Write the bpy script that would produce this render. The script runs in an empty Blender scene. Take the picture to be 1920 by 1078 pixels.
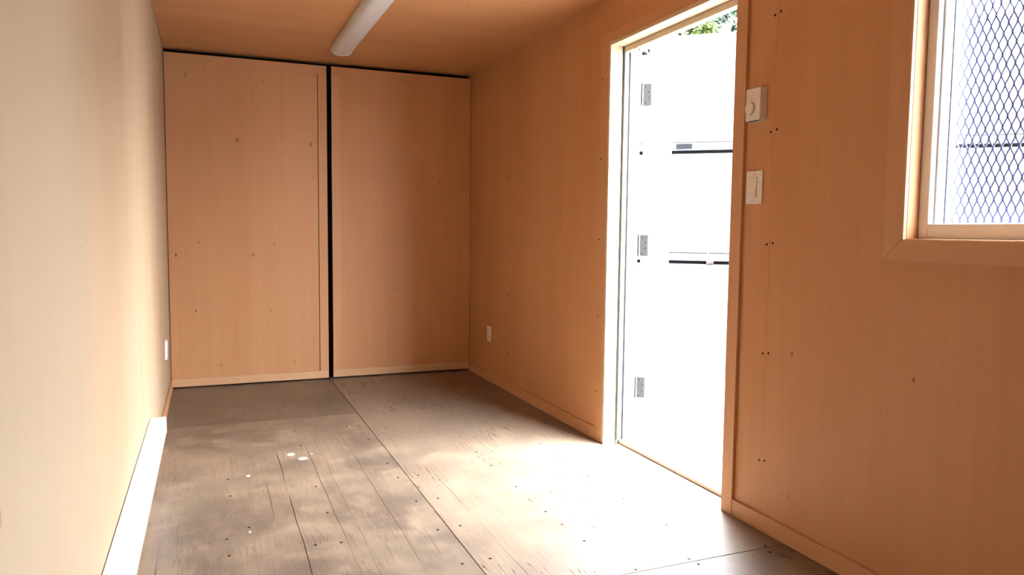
import bpy, bmesh, math, random
from mathutils import Vector, Matrix

random.seed(7)
S = bpy.context.scene
COL = S.collection
PI = math.pi

# ------------------------------------------------------------------ camera
cam_data = bpy.data.cameras.new('camera')
cam = bpy.data.objects.new('camera', cam_data)
COL.objects.link(cam)
FPX = 1391.48
cam_data.sensor_fit = 'HORIZONTAL'
cam_data.sensor_width = 36.0
cam_data.lens = FPX / 1920.0 * 36.0
cam_data.clip_start = 0.01
cam_data.clip_end = 300
yaw, pitch, roll = 0.386764, -0.0768504, 0.0104965
f = Vector((math.sin(yaw) * math.cos(pitch), math.cos(yaw) * math.cos(pitch), math.sin(pitch)))
r = Vector((math.cos(yaw), -math.sin(yaw), 0))
u = r.cross(f)
r2 = r * math.cos(roll) + u * math.sin(roll)
u2 = -r * math.sin(roll) + u * math.cos(roll)
m = Matrix.Identity(4)
for i in range(3):
    m[i][0], m[i][1], m[i][2] = r2[i], u2[i], -f[i]
m.translation = Vector((0.277325, -0.894759, 1.16734))
cam.matrix_world = m
S.camera = cam

# ------------------------------------------------------------------ sky, exposure
world = bpy.data.worlds.new('overcast_sky')
S.world = world
world.use_nodes = True
wn = world.node_tree.nodes
wn['Background'].inputs['Color'].default_value = (0.96, 0.98, 1.01, 1)
# CIE standard overcast sky: luminance (1 + 2 sin(elevation)) / 3 of the zenith
wl_ = world.node_tree.links
tc = wn.new('ShaderNodeTexCoord')
sx = wn.new('ShaderNodeSeparateXYZ')
wl_.new(tc.outputs['Generated'], sx.inputs[0])
cl = wn.new('ShaderNodeMath'); cl.operation = 'MAXIMUM'; cl.inputs[1].default_value = 0.0
wl_.new(sx.outputs['Z'], cl.inputs[0])
ma = wn.new('ShaderNodeMath'); ma.operation = 'MULTIPLY_ADD'
ZENITH = 108.0
ma.inputs[1].default_value = ZENITH * 2 / 3
ma.inputs[2].default_value = ZENITH / 3
wl_.new(cl.outputs[0], ma.inputs[0])
wl_.new(ma.outputs[0], wn['Background'].inputs['Strength'])
S.view_settings.view_transform = 'Standard'
S.view_settings.look = 'None'
S.view_settings.exposure = 0.0
S.view_settings.gamma = 1.0
S.view_settings.use_curve_mapping = False
S.cycles.max_bounces = 6
S.cycles.diffuse_bounces = 5
S.cycles.glossy_bounces = 3
S.cycles.adaptive_threshold = 0.06
S.cycles.transparent_max_bounces = 16

# ------------------------------------------------------------------ room numbers (metres)
W, H, D = 2.27, 2.418, 4.92
YB = -1.25                      # wall behind the camera
DY0, DY1, DZ = 1.60, 2.615, 2.145   # doorway
WY0, WY1, WZ0, WZ1 = -0.50, 0.775, 1.155, 2.10   # window opening

# ------------------------------------------------------------------ material helpers
def new_mat(name):
    mt = bpy.data.materials.new(name)
    mt.use_nodes = True
    nt = mt.node_tree
    return mt, nt, nt.nodes['Principled BSDF']

def N(nt, typ, **kw):
    n = nt.nodes.new(typ)
    for k, v in kw.items():
        if k.startswith('i_'):
            n.inputs[k[2:].replace('_', ' ')].default_value = v
        else:
            setattr(n, k, v)
    return n

def math_node(nt, op, a, b=None, c=None, clamp=False):
    n = nt.nodes.new('ShaderNodeMath')
    n.operation = op
    n.use_clamp = clamp
    for i, v in enumerate((a, b, c)):
        if v is None:
            continue
        if isinstance(v, (int, float)):
            n.inputs[i].default_value = v
        else:
            nt.links.new(v, n.inputs[i])
    return n.outputs[0]

def mapr(nt, val, a, b, c, d, smooth=True):
    n = nt.nodes.new('ShaderNodeMapRange')
    n.interpolation_type = 'SMOOTHSTEP' if smooth else 'LINEAR'
    n.inputs['From Min'].default_value = a
    n.inputs['From Max'].default_value = b
    n.inputs['To Min'].default_value = c
    n.inputs['To Max'].default_value = d
    nt.links.new(val, n.inputs['Value'])
    return n.outputs['Result']

def mixc(nt, fac, a, b, blend='MIX'):
    n = nt.nodes.new('ShaderNodeMix')
    n.data_type = 'RGBA'
    n.blend_type = blend
    for sock, v in ((n.inputs['Factor'], fac), (n.inputs['A'], a), (n.inputs['B'], b)):
        if isinstance(v, (int, float)):
            sock.default_value = v
        elif isinstance(v, tuple):
            sock.default_value = (*v[:3], 1)
        else:
            nt.links.new(v, sock)
    return n.outputs['Result']

def noise(nt, vec, scale, detail=4, rough=0.55, dim='3D'):
    n = nt.nodes.new('ShaderNodeTexNoise')
    n.noise_dimensions = dim
    n.inputs['Scale'].default_value = scale
    n.inputs['Detail'].default_value = detail
    n.inputs['Roughness'].default_value = rough
    nt.links.new(vec, n.inputs['Vector'])
    return n.outputs['Fac']

def vmul(nt, vec, v, off=(0, 0, 0)):
    n = nt.nodes.new('ShaderNodeVectorMath')
    n.operation = 'MULTIPLY_ADD'
    nt.links.new(vec, n.inputs[0])
    n.inputs[1].default_value = v
    n.inputs[2].default_value = off
    return n.outputs[0]

def plain(name, col, rough=0.5, metal=0.0, spec=0.5, var=0.06, scale=9.0, bump=0.0):
    """paint, plastic or metal with a slight cloudy variation of its own"""
    mt, nt, b = new_mat(name)
    geo = N(nt, 'ShaderNodeNewGeometry')
    nz = noise(nt, geo.outputs['Position'], scale, 3)
    dark = tuple(c * (1 - var) for c in col)
    lite = tuple(min(1, c * (1 + var)) for c in col)
    nt.links.new(mixc(nt, nz, dark, lite), b.inputs['Base Color'])
    b.inputs['Roughness'].default_value = rough
    b.inputs['Metallic'].default_value = metal
    b.inputs['Specular IOR Level'].default_value = spec
    if bump:
        bp = N(nt, 'ShaderNodeBump')
        bp.inputs['Strength'].default_value = bump
        bp.inputs['Distance'].default_value = 0.002
        nt.links.new(noise(nt, geo.outputs['Position'], 160, 3), bp.inputs['Height'])
        nt.links.new(bp.outputs['Normal'], b.inputs['Normal'])
    return mt

PLY_A = (0.535, 0.272, 0.126)
PLY_B = (0.475, 0.226, 0.096)

def plywood(name, grain, seed=0.0, a=PLY_A, b_=PLY_B, knots=(), plane='YZ', rough=0.48):
    """rotary-cut plywood: streaks along `grain`, soft blotches, knots at given spots of the sheet"""
    mt, nt, b = new_mat(name)
    geo = N(nt, 'ShaderNodeNewGeometry')
    pos = geo.outputs['Position']
    st = {'X': (0.9, 26, 26), 'Y': (26, 0.9, 26), 'Z': (26, 26, 0.9)}[grain]
    fine = {'X': (3, 190, 190), 'Y': (190, 3, 190), 'Z': (190, 190, 3)}[grain]
    broad = {'X': (0.5, 3.0, 3.0), 'Y': (3.0, 0.5, 3.0), 'Z': (3.0, 3.0, 0.5)}[grain]
    off = (seed, seed * 1.7, seed * 0.6)
    n1 = noise(nt, vmul(nt, pos, st, off), 1.0, 2, 0.55)
    n2 = noise(nt, vmul(nt, pos, fine, off), 1.0, 0, 0.5)
    n3 = noise(nt, vmul(nt, pos, broad, off), 1.0, 1, 0.5)
    fac = math_node(nt, 'ADD', math_node(nt, 'MULTIPLY', n1, 0.28),
                    math_node(nt, 'ADD', math_node(nt, 'MULTIPLY', n2, 0.12), math_node(nt, 'MULTIPLY', n3, 0.60)))
    fac = mapr(nt, fac, 0.30, 0.72, 0, 1)
    col = mixc(nt, fac, a, b_)
    if knots:
        sep = N(nt, 'ShaderNodeSeparateXYZ')
        nt.links.new(pos, sep.inputs[0])
        ax = {'X': sep.outputs[0], 'Y': sep.outputs[1], 'Z': sep.outputs[2]}
        wob = math_node(nt, 'MULTIPLY', math_node(nt, 'SUBTRACT', noise(nt, pos, 60, 1), 0.5), 1.1)
        total = None
        halo = None
        for kx, ky, size, strength in knots:
            du = math_node(nt, 'DIVIDE', math_node(nt, 'SUBTRACT', ax[plane[0]], kx), size)
            dv = math_node(nt, 'DIVIDE', math_node(nt, 'SUBTRACT', ax[plane[1]], ky), size * 1.7)
            d = math_node(nt, 'SQRT', math_node(nt, 'ADD', math_node(nt, 'MULTIPLY', du, du), math_node(nt, 'MULTIPLY', dv, dv)))
            d = math_node(nt, 'ADD', d, wob)
            k = mapr(nt, d, 0.35, 1.15, strength, 0)
            h = mapr(nt, d, 0.6, 3.2, 0.22 * strength, 0)
            total = k if total is None else math_node(nt, 'MAXIMUM', total, k)
            halo = h if halo is None else math_node(nt, 'MAXIMUM', halo, h)
        col = mixc(nt, halo, col, (0.50, 0.27, 0.12))
        col = mixc(nt, total, col, (0.20, 0.085, 0.035))
    nt.links.new(col, b.inputs['Base Color'])
    b.inputs['Roughness'].default_value = rough
    b.inputs['Specular IOR Level'].default_value = 0.35
    return mt

def floor_material(name, seed, k=1.0, splits=0.85, mottle=1.0, xr=(0.0, 9.0), yr=(-9.0, 9.0), marks=False):
    """worn container-floor plywood: grey-brown, scuffed, with veneer splits along the length"""
    mt, nt, b = new_mat(name)
    geo = N(nt, 'ShaderNodeNewGeometry')
    pos = geo.outputs['Position']
    sep = N(nt, 'ShaderNodeSeparateXYZ')
    nt.links.new(pos, sep.inputs[0])
    X, Y = sep.outputs[0], sep.outputs[1]
    off = (seed, seed * 2.1, 0)
    blot = noise(nt, vmul(nt, pos, (1.7, 1.3, 1), off), 1.6, 3, 0.6)
    blot2 = noise(nt, vmul(nt, pos, (1, 1, 1), (seed + 9, 3, 0)), 5.5, 4, 0.65)
    grain = noise(nt, vmul(nt, pos, (60, 2.2, 1), off), 1.0, 2, 0.6)
    fine = noise(nt, vmul(nt, pos, (260, 9, 1), off), 1.0, 1, 0.6)
    col = mixc(nt, mapr(nt, blot, 0.34, 0.66, 0.5 - 0.5 * mottle, 0.5 + 0.5 * mottle), (0.092, 0.069, 0.052), (0.172, 0.131, 0.095))
    col = mixc(nt, mapr(nt, blot2, 0.46, 0.70, 0, 0.55 * mottle), col, (0.26, 0.195, 0.14))
    col = mixc(nt, mapr(nt, blot2, 0.46, 0.30, 0, 0.5 * mottle), col, (0.080, 0.070, 0.062))
    col = mixc(nt, mapr(nt, grain, 0.48, 0.72, 0, 0.35), col, (0.12, 0.08, 0.055))
    col = mixc(nt, mapr(nt, fine, 0.55, 0.75, 0, 0.25), col, (0.36, 0.28, 0.21))
    col = mixc(nt, 1.0, col, (k, k, k), 'MULTIPLY')
    # rough chafed places where fibre stands pale
    chafe = noise(nt, vmul(nt, pos, (9, 3.5, 1), (seed + 4, 1, 0)), 2.0, 4, 0.75)
    col = mixc(nt, mapr(nt, chafe, 0.62, 0.74, 0, 0.45), col, (0.42, 0.32, 0.23))
    # short broken splits
    crack = noise(nt, vmul(nt, pos, (42, 1.6, 1), (seed * 3 + 2, 5, 0)), 1.0, 2, 0.45)
    gate = noise(nt, vmul(nt, pos, (2.4, 1.9, 1), (seed + 17, 2, 0)), 1.0, 2, 0.5)
    cm = math_node(nt, 'MULTIPLY', mapr(nt, math_node(nt, 'ABSOLUTE', math_node(nt, 'SUBTRACT', crack, 0.5)), 0.0, 0.012, 1, 0),
                   mapr(nt, gate, 0.47, 0.56, 0, 1))
    # long veneer joints
    wob = math_node(nt, 'MULTIPLY', math_node(nt, 'SUBTRACT', noise(nt, vmul(nt, pos, (0, 3.0, 0)), 1.0, 1), 0.5), 0.012)
    seg = noise(nt, vmul(nt, pos, (14, 1.3, 1), (5, 1, 0)), 1.0, 2)
    lines = None
    for lx, y0, y1, wd, amt in ((0.083, 0.5, 2.1, 0.0030, 0.75), (0.578, 0.8, 3.2, 0.0022, 1.0), (0.498, 2.1, 2.75, 0.0018, 0.8), (0.733, 0.8, 3.3, 0.0016, 0.8),
                                (0.795, 0.8, 3.7, 0.0013, 0.7), (0.945, 0.8, 3.6, 0.0016, 0.75), (1.03, 1.55, 1.9, 0.0022, 0.8),
                                (1.257, 1.2, 2.5, 0.0018, 0.75), (1.418, 1.5, 1.72, 0.0030, 0.9), (1.19, 0.9, 1.5, 0.0015, 0.7),
                                (1.62, 1.25, 1.7, 0.0013, 0.6), (1.925, 1.25, 1.62, 0.0022, 0.75), (1.76, 1.25, 1.9, 0.0012, 0.5), (2.245, 1.78, 2.02, 0.0028, 0.95)):
        if not (xr[0] <= lx <= xr[1] and y1 > yr[0] and y0 < yr[1]):
            continue
        d = math_node(nt, 'ABSOLUTE', math_node(nt, 'SUBTRACT', math_node(nt, 'ADD', X, wob), lx))
        mk = mapr(nt, d, wd * 0.4, wd * 1.6, amt, 0)
        e = math_node(nt, 'MULTIPLY', mapr(nt, Y, y0, y0 + 0.12, 0, 1), mapr(nt, Y, y1 - 0.25, y1, 1, 0))
        mk = math_node(nt, 'MULTIPLY', mk, e)
        lines = mk if lines is None else math_node(nt, 'MAXIMUM', lines, mk)
    groove = math_node(nt, 'MULTIPLY', cm, splits)
    if lines is not None:
        lines = math_node(nt, 'MULTIPLY', lines, mapr(nt, seg, 0.36, 0.56, 0.25, 1))
        groove = math_node(nt, 'MAXIMUM', groove, lines)
    col = mixc(nt, groove, col, (0.055, 0.034, 0.022))
    # pale paint drips and a smear of glue
    spot_n = noise(nt, pos, 70, 1) if marks else None
    for px, py, sx, sy, amt in ((0.644, 3.015, 0.022, 0.03, 0.8), (0.695, 2.923, 0.026, 0.03, 0.75), (0.425, 2.739, 0.010, 0.018, 0.9),
                                (0.745, 2.99, 0.010, 0.012, 0.7), (0.08, 4.72, 0.010, 0.02, 0.9), (1.02, 3.45, 0.006, 0.012, 0.9), (0.40, 2.05, 0.006, 0.012, 0.7)):
        if not marks:
            break
        du = math_node(nt, 'DIVIDE', math_node(nt, 'SUBTRACT', X, px), sx)
        dv = math_node(nt, 'DIVIDE', math_node(nt, 'SUBTRACT', Y, py), sy)
        d = math_node(nt, 'ADD', math_node(nt, 'MULTIPLY', du, du), math_node(nt, 'MULTIPLY', dv, dv))
        d = math_node(nt, 'ADD', d, math_node(nt, 'MULTIPLY', math_node(nt, 'SUBTRACT', spot_n, 0.5), 2.2))
        col = mixc(nt, mapr(nt, d, 0.5, 1.0, amt, 0), col, (0.66, 0.60, 0.50))
    # dark rub mark running out from the heater's end
    if marks:
        ex, ey = 0.123, -0.473
        ln = math.hypot(ex, ey)
        tx = math_node(nt, 'SUBTRACT', X, 0.028)
        ty = math_node(nt, 'SUBTRACT', Y, 3.669)
        al = math_node(nt, 'ADD', math_node(nt, 'MULTIPLY', tx, ex / ln), math_node(nt, 'MULTIPLY', ty, ey / ln))
        ac = math_node(nt, 'ABSOLUTE', math_node(nt, 'ADD', math_node(nt, 'MULTIPLY', tx, -ey / ln), math_node(nt, 'MULTIPLY', ty, ex / ln)))
        rub = math_node(nt, 'MULTIPLY', mapr(nt, ac, 0.004, 0.016, 0.6, 0),
                        math_node(nt, 'MULTIPLY', mapr(nt, al, -0.03, 0.02, 0, 1), mapr(nt, al, 0.42, 0.55, 1, 0)))
        col = mixc(nt, rub, col, (0.13, 0.085, 0.06))
    nt.links.new(col, b.inputs['Base Color'])
    rg = mapr(nt, math_node(nt, 'ADD', math_node(nt, 'MULTIPLY', blot2, 0.6), math_node(nt, 'MULTIPLY', grain, 0.4)), 0.3, 0.7, 0.37, 0.45)
    nt.links.new(rg, b.inputs['Roughness'])
    nt.links.new(mapr(nt, groove, 0, 0.8, 0.85, 0.0, False), b.inputs['Specular IOR Level'])
    bp = N(nt, 'ShaderNodeBump')
    bp.inputs['Strength'].default_value = 0.22
    bp.inputs['Distance'].default_value = 0.002
    nt.links.new(fine, bp.inputs['Height'])
    nt.links.new(bp.outputs['Normal'], b.inputs['Normal'])
    return mt

def glass_material(name):
    mt, nt, b = new_mat(name)
    nt.nodes.remove(b)
    tr = N(nt, 'ShaderNodeBsdfTransparent')
    tr.inputs['Color'].default_value = (0.95, 0.97, 0.97, 1)
    gl = N(nt, 'ShaderNodeBsdfGlossy')
    gl.inputs['Roughness'].default_value = 0.02
    mx = N(nt, 'ShaderNodeMixShader')
    mx.inputs[0].default_value = 0.045
    nt.links.new(tr.outputs[0], mx.inputs[1])
    nt.links.new(gl.outputs[0], mx.inputs[2])
    nt.links.new(mx.outputs[0], nt.nodes['Material Output'].inputs['Surface'])
    return mt

def lens_material(name):
    mt, nt, b = new_mat(name)
    geo = N(nt, 'ShaderNodeNewGeometry')
    nz = noise(nt, vmul(nt, geo.outputs['Position'], (220, 220, 220)), 1.0, 1)
    nt.links.new(mixc(nt, nz, (0.70, 0.70, 0.69), (0.78, 0.78, 0.77)), b.inputs['Base Color'])
    b.inputs['Roughness'].default_value = 0.32
    b.inputs['Transmission Weight'].default_value = 0.15
    b.inputs['IOR'].default_value = 1.49
    return mt

# ------------------------------------------------------------------ mesh helpers
class MB:
    """collects shapes and links them as ONE mesh object"""
    def __init__(self):
        self.bm = bmesh.new()

    def box(self, x0, x1, y0, y1, z0, z1, bev=0.0, seg=1):
        vs = [self.bm.verts.new(c) for c in ((x0, y0, z0), (x1, y0, z0), (x1, y1, z0), (x0, y1, z0),
                                             (x0, y0, z1), (x1, y0, z1), (x1, y1, z1), (x0, y1, z1))]
        fs = [self.bm.faces.new([vs[i] for i in q]) for q in ((3, 2, 1, 0), (4, 5, 6, 7), (0, 1, 5, 4), (1, 2, 6, 5), (2, 3, 7, 6), (3, 0, 4, 7))]
        if bev:
            es = list({e for fc in fs for e in fc.edges})
            bmesh.ops.bevel(self.bm, geom=es, offset=bev, segments=seg, affect='EDGES', profile=0.5)
        return self

    def prism(self, pts, axis, a0, a1):
        """closed outline of 2-D points swept along an axis: X -> (y,z), Y -> (x,z), Z -> (x,y)"""
        def p3(p, a):
            return {'X': (a, p[0], p[1]), 'Y': (p[0], a, p[1]), 'Z': (p[0], p[1], a)}[axis]
        A = [self.bm.verts.new(p3(p, a0)) for p in pts]
        B = [self.bm.verts.new(p3(p, a1)) for p in pts]
        n = len(pts)
        self.bm.faces.new(A)
        self.bm.faces.new(B[::-1])
        for i in range(n):
            self.bm.faces.new((A[i], B[i], B[(i + 1) % n], A[(i + 1) % n]))
        return self

    def cyl(self, p0, p1, r0, r1=None, n=16):
        r1 = r0 if r1 is None else r1
        p0, p1 = Vector(p0), Vector(p1)
        d = (p1 - p0).normalized()
        a = d.orthogonal().normalized()
        b = d.cross(a)
        A, B = [], []
        for i in range(n):
            t = 2 * PI * i / n
            o = a * math.cos(t) + b * math.sin(t)
            A.append(self.bm.verts.new(p0 + o * r0))
            B.append(self.bm.verts.new(p1 + o * r1))
        self.bm.faces.new(A[::-1])
        self.bm.faces.new(B)
        for i in range(n):
            self.bm.faces.new((A[i], A[(i + 1) % n], B[(i + 1) % n], B[i]))
        return self

    def tube(self, pts, rad, n=8):
        pts = [Vector(p) for p in pts]
        rings = []
        for i, p in enumerate(pts):
            d = (pts[min(i + 1, len(pts) - 1)] - pts[max(i - 1, 0)]).normalized()
            a = d.cross(Vector((0.3, 0.2, 0.93))).normalized()
            b = d.cross(a)
            rr = rad[i] if isinstance(rad, (list, tuple)) else rad
            rings.append([self.bm.verts.new(p + (a * math.cos(2 * PI * k / n) + b * math.sin(2 * PI * k / n)) * rr) for k in range(n)])
        for A, B in zip(rings, rings[1:]):
            for k in range(n):
                self.bm.faces.new((A[k], A[(k + 1) % n], B[(k + 1) % n], B[k]))
        self.bm.faces.new(rings[0][::-1])
        self.bm.faces.new(rings[-1])
        return self

    def ball(self, c, rad, seg=14):
        mtx = Matrix.Translation(c) @ Matrix.Scale(rad, 4)
        bmesh.ops.create_uvsphere(self.bm, u_segments=seg, v_segments=seg // 2 + 2, radius=1, matrix=mtx)
        return self

    def mesh(self, name, mat, smooth=False):
        bmesh.ops.recalc_face_normals(self.bm, faces=self.bm.faces[:])
        me = bpy.data.meshes.new(name)
        self.bm.to_mesh(me)
        self.bm.free()
        if mat:
            me.materials.append(mat)
        if smooth:
            for p in me.polygons:
                p.use_smooth = True
            try:
                me.set_sharp_from_angle(angle=math.radians(40))
            except Exception:
                pass
        return me

    def build(self, name, mat, parent=None, smooth=False):
        return link(name, self.mesh(name, mat, smooth), parent)

def link(name, me, parent=None, loc=None):
    o = bpy.data.objects.new(name, me)
    COL.objects.link(o)
    if parent:
        o.parent = parent
    if loc is not None:
        o.location = loc
    return o

def empty(name, loc=(0, 0, 0), rz=0.0):
    o = bpy.data.objects.new(name, None)
    o.empty_display_size = 0.1
    COL.objects.link(o)
    o.location = loc
    o.rotation_euler = (0, 0, rz)
    return o

def tag(o, label, cat, kind=None, group=None):
    o['label'] = label
    o['category'] = cat
    if kind:
        o['kind'] = kind
    if group:
        o['group'] = group
    return o

# ------------------------------------------------------------------ materials
ply_left_near = plywood('plywood_left_near', 'Z', 3.1, a=(0.44, 0.352, 0.25), b_=(0.415, 0.325, 0.225), knots=[(0.30, 0.762, 0.010, 0.6), (0.469, 0.835, 0.004, 0.4)])
ply_left = plywood('plywood_left', 'Z', 8.7, a=(0.450, 0.340, 0.230), b_=(0.415, 0.300, 0.192),
                   knots=[(1.190, 1.536, 0.007, 0.8), (1.186, 1.13, 0.006, 0.7), (1.25, 0.744, 0.006, 0.5), (2.748, 1.742, 0.014, 0.4), (2.9, 1.45, 0.01, 0.35)])
ply_right = plywood('plywood_right', 'Z', 15.2, knots=[(1.238, 0.72, 0.007, 0.8), (0.723, 0.723, 0.007, 0.9), (1.228, 0.184, 0.006, 0.5), (0.839, 0.60, 0.005, 0.4), (1.08, 0.361, 0.005, 0.4),
                                                       (4.056, 0.267, 0.008, 0.5), (3.736, 0.718, 0.008, 0.35)])
ply_back_left = plywood('plywood_back_left', 'Z', 21.4, plane='XZ', a=(0.545, 0.290, 0.143), b_=(0.485, 0.242, 0.110),
                        knots=[(0.477, 1.803, 0.013, 0.75), (0.998, 1.80, 0.011, 0.75), (0.574, 0.966, 0.011, 0.9), (0.201, 1.055, 0.009, 0.6), (0.723, 1.049, 0.008, 0.7),
                               (0.052, 0.967, 0.011, 0.9), (0.173, 0.561, 0.007, 0.9), (0.693, 0.549, 0.007, 0.8), (0.339, 0.153, 0.008, 0.6), (0.858, 0.151, 0.008, 0.7),
                               (0.139, 2.238, 0.011, 0.6), (0.66, 2.237, 0.008, 0.6), (0.265, 2.294, 0.006, 0.5), (1.007, 1.541, 0.007, 0.7), (0.48, 1.542, 0.006, 0.6)])
ply_back_right = plywood('plywood_back_right', 'Z', 33.0, plane='XZ',
                         knots=[(2.008, 1.555, 0.013, 0.6), (1.636, 0.691, 0.012, 0.4), (1.24, 1.223, 0.006, 0.4), (1.80, 0.55, 0.012, 0.25)])
ply_ceiling = plywood('plywood_ceiling', 'X', 41.0, plane='XY', knots=[(1.651, 3.176, 0.008, 0.6), (2.10, 3.614, 0.008, 0.4), (0.892, 3.595, 0.008, 0.3)])
wood_trim_v = plywood('trim_wood_upright', 'Z', 52.0, a=(0.555, 0.305, 0.155), b_=(0.495, 0.255, 0.12))
wood_trim_y = plywood('trim_wood_lengthwise', 'Y', 57.0, a=(0.555, 0.305, 0.155), b_=(0.495, 0.255, 0.12))
wood_trim_x = plywood('trim_wood_crosswise', 'X', 61.0, a=(0.58, 0.36, 0.205), b_=(0.53, 0.315, 0.17))
pine_pale = plywood('pale_pine_jamb', 'Z', 66.0, a=(0.58, 0.465, 0.325), b_=(0.53, 0.41, 0.27))
pine_pale_y = plywood('pale_pine_head', 'Y', 69.0, a=(0.58, 0.465, 0.325), b_=(0.53, 0.41, 0.27))
threshold_wood = plywood('threshold_wood', 'Y', 72.0, a=(0.55, 0.44, 0.32), b_=(0.42, 0.33, 0.23))
floor_mats = [floor_material('worn_floor_ply', 0.0, 1.25, 0.85, 0.45, xr=(1.125, 9)), floor_material('worn_floor_ply_b', 31.0, 1.04, 0.40, 1.1, xr=(0, 1.125), marks=True),
              floor_material('worn_floor_ply_c', 58.0, 0.72, 0.30, 0.9, xr=(0, 1.125), yr=(3.78, 9)), floor_material('worn_floor_ply_d', 77.0, 0.9, 0.8, 0.9, xr=(1.125, 9), yr=(-9, 1.22))]
black_rubber = plain('black_rubber', (0.008, 0.008, 0.009), 0.7, var=0.1, spec=0.2)
steel_dark = plain('dark_screw_steel', (0.012, 0.010, 0.008), 0.7, 0.0, var=0.2, scale=60, spec=0.1)
white_paint = plain('white_paint', (0.80, 0.80, 0.79), 0.4, var=0.02, bump=0.05)
white_skin = plain('white_container_paint', (0.80, 0.80, 0.80), 0.45, var=0.03, scale=2)
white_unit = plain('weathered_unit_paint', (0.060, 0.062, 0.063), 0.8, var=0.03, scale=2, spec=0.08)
frame_paint = plain('weathered_frame_paint', (0.24, 0.24, 0.235), 0.5, var=0.03, bump=0.05, spec=0.3)
heater_white = plain('heater_enamel', (0.84, 0.85, 0.86), 0.35, var=0.01)
plastic_ivory = plain('ivory_plastic', (0.80, 0.76, 0.70), 0.35, var=0.02)
plastic_ivory_dark = plain('ivory_plastic_recess', (0.50, 0.46, 0.40), 0.45, var=0.03)
slot_dark = plain('receptacle_slot', (0.03, 0.03, 0.03), 0.6)
vinyl = plain('window_vinyl', (0.80, 0.79, 0.77), 0.35, var=0.02)
gasket_grey = plain('gasket_grey', (0.004, 0.004, 0.005), 0.7, spec=0.2)
gasket_blue = plain('glazing_bead_grey', (0.05, 0.055, 0.12), 0.5)
hinge_steel = plain('hinge_steel', (0.045, 0.044, 0.043), 0.5, 0.0, var=0.08, scale=40)
hinge_screw = plain('hinge_screw_steel', (0.012, 0.012, 0.012), 0.5, 0.0, var=0.1, scale=60)
chrome = plain('bright_steel', (0.62, 0.62, 0.63), 0.22, 0.95, var=0.03)
mesh_steel = plain('expanded_mesh_steel', (0.05, 0.055, 0.17), 0.45, 0.2, var=0.15, scale=30)
glass = glass_material('window_glass')
lens = lens_material('acrylic_lens')
ground_mat = plain('yard_asphalt', (0.15, 0.15, 0.148), 0.85, var=0.18, scale=6, bump=0.6)
bark = plain('bark', (0.16, 0.12, 0.09), 0.85, var=0.3, scale=14, bump=0.5)
orange_paint = plain('orange_lock_paint', (0.012, 0.0028, 0.001), 0.45, var=0.25, scale=50)
placard_white = plain('placard_white', (0.10, 0.10, 0.10), 0.6, var=0.02)
placard_grey = plain('placard_grey_edge', (0.010, 0.010, 0.010), 0.5, var=0.8, scale=40)
gap_dark = plain('dark_steel_and_pocket_shade', (0.0022, 0.003, 0.004), 0.8, var=0.2, spec=0.1)  # also carries the painted shade inside the fork pocket

# ================================================================== SETTING
# ---- floor
fl = MB().box(-0.12, W + 0.17, YB - 0.12, D + 0.20, -0.16, -0.030).build('floor', gap_dark)
tag(fl, 'worn grey-brown plywood floor of the long narrow room', 'floor', 'structure')
SEAM = 1.125
g = 0.0016
floor_panels = [(0.0, SEAM, YB, 1.34, 0), (0.0, SEAM, 1.34, 3.775, 1), (0.0, SEAM, 3.775, D + 0.084, 2),
                (SEAM, W, YB, 1.228, 3), (SEAM, W, 1.228, D + 0.084, 0)]
panel_objs = []
for x0, x1, y0, y1, k in floor_panels:
    mb = MB().box(x0 + g, x1 - g, y0 + g, y1 - g, -0.028, 0.0, 0.0012)
    panel_objs.append((mb.build('floor_panel', floor_mats[k], fl), x0, x1, y0, y1))
# floor strip inside the doorway
MB().box(W - 0.001, W + 0.165, DY0 - 0.02, DY1 + 0.02, -0.028, -0.0005, 0.001).build('doorway_floor_board', floor_mats[0], fl)
scr_me = MB().cyl((0, 0, 0), (0, 0, 0.0006), 0.0060, 0.0058, 12).mesh('floor_screw', steel_dark)
FS = [(0.71, 3.158), (0.335, 2.721), (0.339, 2.486), (0.702, 2.48), (0.705, 2.146), (0.71, 1.83), (0.315, 2.01), (0.32, 1.856), (0.398, 2.097), (0.617, 1.84),
      (1.08, 2.699), (1.078, 2.473), (1.175, 2.47), (1.08, 2.141), (1.177, 2.145), (1.08, 1.817), (1.174, 1.824), (1.076, 1.501), (1.182, 1.506), (1.558, 2.724),
      (1.551, 2.485), (1.551, 2.161), (1.938, 2.747), (1.939, 2.501), (1.935, 2.18), (1.935, 1.855), (1.553, 1.84), (1.567, 1.521), (1.947, 1.541), (1.847, 1.25),
      (1.853, 1.203), (1.623, 1.245), (0.709, 3.47), (1.078, 3.16), (0.706, 4.083), (1.078, 3.461), (2.18, 1.24), (2.16, 1.19)]
for x, y in FS:
    for po, x0, x1, y0, y1 in panel_objs:
        if x0 <= x <= x1 and y0 <= y <= y1:
            s = link('floor_screw', scr_me, po, (x, y, 0.0))

# ---- left wall
wl = MB().box(-0.14, -0.020, YB - 0.12, D + 0.20, -0.16, H + 0.14).build('wall_left', white_skin)
tag(wl, 'pale plywood wall along the left of the room', 'wall', 'structure')
for y0, y1, mt, dx in ((YB, -0.21, ply_left_near, 0), (-0.21, 1.17, ply_left_near, 0.0), (1.17, 2.55, ply_left, -0.0018), (2.55, 3.93, ply_left, -0.0015), (3.93, D + 0.0845, ply_left, -0.0015)):
    MB().box(-0.0195, dx, y0 + 0.0005, y1 - 0.0005, 0, H, 0.0006).build('plywood_panel', mt, wl)

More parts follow.
